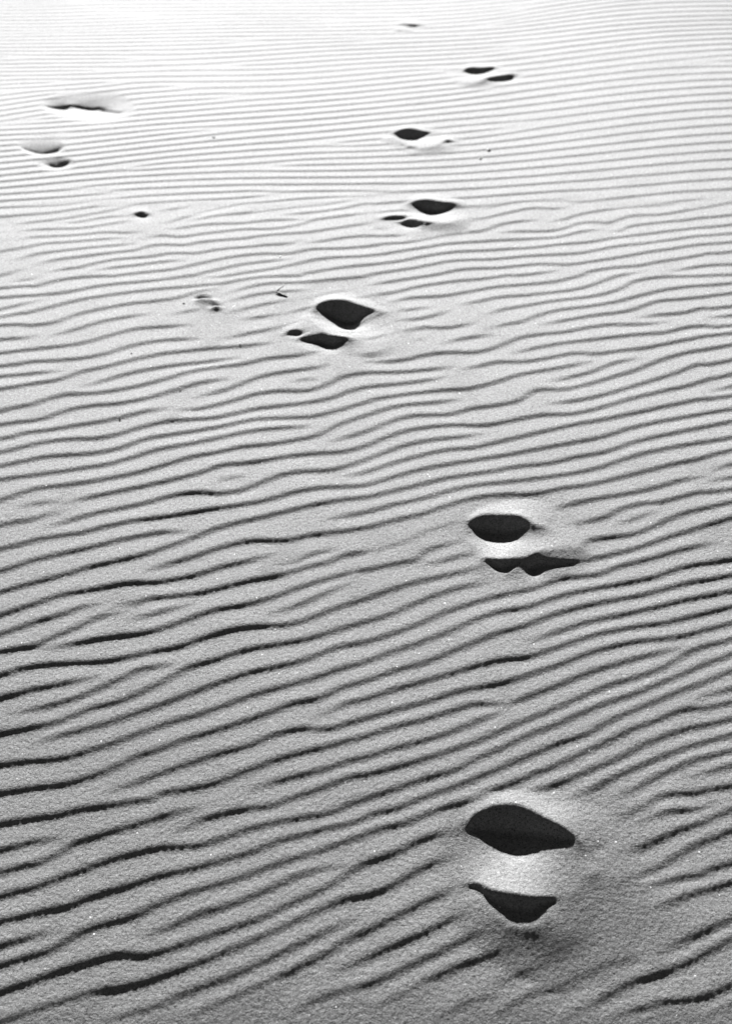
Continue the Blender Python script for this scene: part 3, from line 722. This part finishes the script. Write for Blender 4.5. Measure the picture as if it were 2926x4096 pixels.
def tube(name, pts, rad, mat, parent, origin, seg=8):
    pts = np.array(pts, float) - np.array(origin)
    v, fcs = [], []
    for i_, p_ in enumerate(pts):
        d_ = pts[min(i_ + 1, len(pts) - 1)] - pts[max(i_ - 1, 0)]; d_ /= np.linalg.norm(d_) + 1e-9
        a_ = np.cross(d_, (0, 0, 1)); a_ /= np.linalg.norm(a_) + 1e-9; b_ = np.cross(a_, d_)
        for s_ in range(seg):
            t_ = 2 * math.pi * s_ / seg; v.append(p_ + rad[i_] * (math.cos(t_) * a_ + math.sin(t_) * b_))
    for i_ in range(len(pts) - 1):
        for s_ in range(seg):
            fcs.append((i_ * seg + s_, i_ * seg + (s_ + 1) % seg, (i_ + 1) * seg + (s_ + 1) % seg, (i_ + 1) * seg + s_))
    fcs.append(tuple(range(seg))[::-1]); fcs.append(tuple((len(pts) - 1) * seg + s_ for s_ in range(seg)))
    me = bpy.data.meshes.new(name); me.from_pydata([tuple(q) for q in v], [], fcs); me.update()
    me.polygons.foreach_set('use_smooth', np.ones(len(fcs), bool)); me.materials.append(mat)
    return link(name, me, parent)
b0 = np.array(on_sand(1104, 1168, .0015)); b1 = np.array(on_sand(1144, 1186, .0008)); b2 = np.array(on_sand(1152, 1191, -.002))
b3 = np.array(on_sand(1141, 1139, .009)) ; b4 = np.array(on_sand(1165, 1180, .0))
tw = link('twig', None, None, tuple(b2)); tw.empty_display_size = .03
tag(tw, 'dark dry twig bent at a sharp angle, lying left of the ridge-cut footprint', 'twig')
lerp = lambda a, b, t: a + (b - a) * t
tube('stem', [b0, lerp(b0, b1, .35) + (0, 0, .001), lerp(b0, b1, .7), b1, b2], [.0018, .0024, .0023, .0021, .0016], STEM, tw, b2)
tube('leaf_blade', [b0, lerp(b0, b3, .4) + (0, 0, .001), lerp(b0, b3, .75), b3], [.0015, .0012, .0008, .0002], STRAW, tw, b2)

def pebble(name, sx, sy, size, mat, label, cat, group=None, flat=.7, seed=0):
    r_ = np.random.default_rng(seed); x, y, z = on_sand(sx, sy)
    v, fcs = [], []; nu, nv = 12, 8
    el = 1 + r_.uniform(-.1, .5); rot = r_.uniform(0, 3.14); ph = r_.uniform(0, 6, 6)
    for j in range(nv + 1):
        la = math.pi * j / nv - math.pi / 2
        for i_ in range(nu):
            lo = 2 * math.pi * i_ / nu
            q = size * (1 + .12 * math.sin(2 * lo + ph[0]) + .1 * math.sin(3 * lo + 2 * la + ph[1]) + .08 * math.sin(5 * la + ph[2]))
            X, Y, Z = q * el * math.cos(la) * math.cos(lo), q * math.cos(la) * math.sin(lo), q * flat * math.sin(la)
            v.append((X * math.cos(rot) - Y * math.sin(rot), X * math.sin(rot) + Y * math.cos(rot), Z))
    for j in range(nv):
        for i_ in range(nu):
            fcs.append((j * nu + i_, j * nu + (i_ + 1) % nu, (j + 1) * nu + (i_ + 1) % nu, (j + 1) * nu + i_))
    me = bpy.data.meshes.new(name); me.from_pydata(v, [], fcs); me.update()
    me.polygons.foreach_set('use_smooth', np.ones(len(fcs), bool)); me.materials.append(mat)
    o = link(name, me, None, (x, y, z + size * flat * .45)); tag(o, label, cat, group); return o
pebble('shell_fragment', 1953, 602, .0055, GREY, 'small dark grey shell fragment lying on a ripple right of the diamond-shaped footprint', 'shell fragment', seed=3, flat=.45)
pebble('pebble', 735, 1213, .0022, GREY, 'tiny dark pebble on the ripple left of the arched dent', 'pebble', seed=4)
pebble('pebble', 855, 551, .004, GREY, 'small dark pebble on the far ripples between the pale hollows and the footprints', 'pebble', seed=5, flat=.5)
pebble('pebble', 1920, 635, .0035, QUARTZ, 'round white grain put in for a blurred glint below the dark shell fragment', 'pebble', seed=6)  # out-of-focus bright spot, given the shape of a white grain
for i_, (sx, sy, s_, lb) in enumerate([
        (527, 1413, .0020, 'largest bright quartz glint, on the left-hand ripples below the arched dent'),
        (479, 1668, .0016, 'bright quartz glint by a crest in the left half, lowest of the loose grains'),
        (720, 1553, .0014, 'small bright quartz glint between two crests near the picture centre line, left side'),
        (1120, 1029, .0018, 'bright quartz glint on the ripples just above the bent twig'),
        (960, 1380, .0012, 'faintest quartz glint, on a ripple left of the ridge-cut footprint'),
        ]):
    pebble('quartz_glint', sx, sy, s_, QUARTZ, lb, 'grain', 'glints on the ripples, built as pale quartz grains', seed=20 + i_)  # glints of the sand put in as pale solid grains
print('done', round(time.time() - T0, 1))
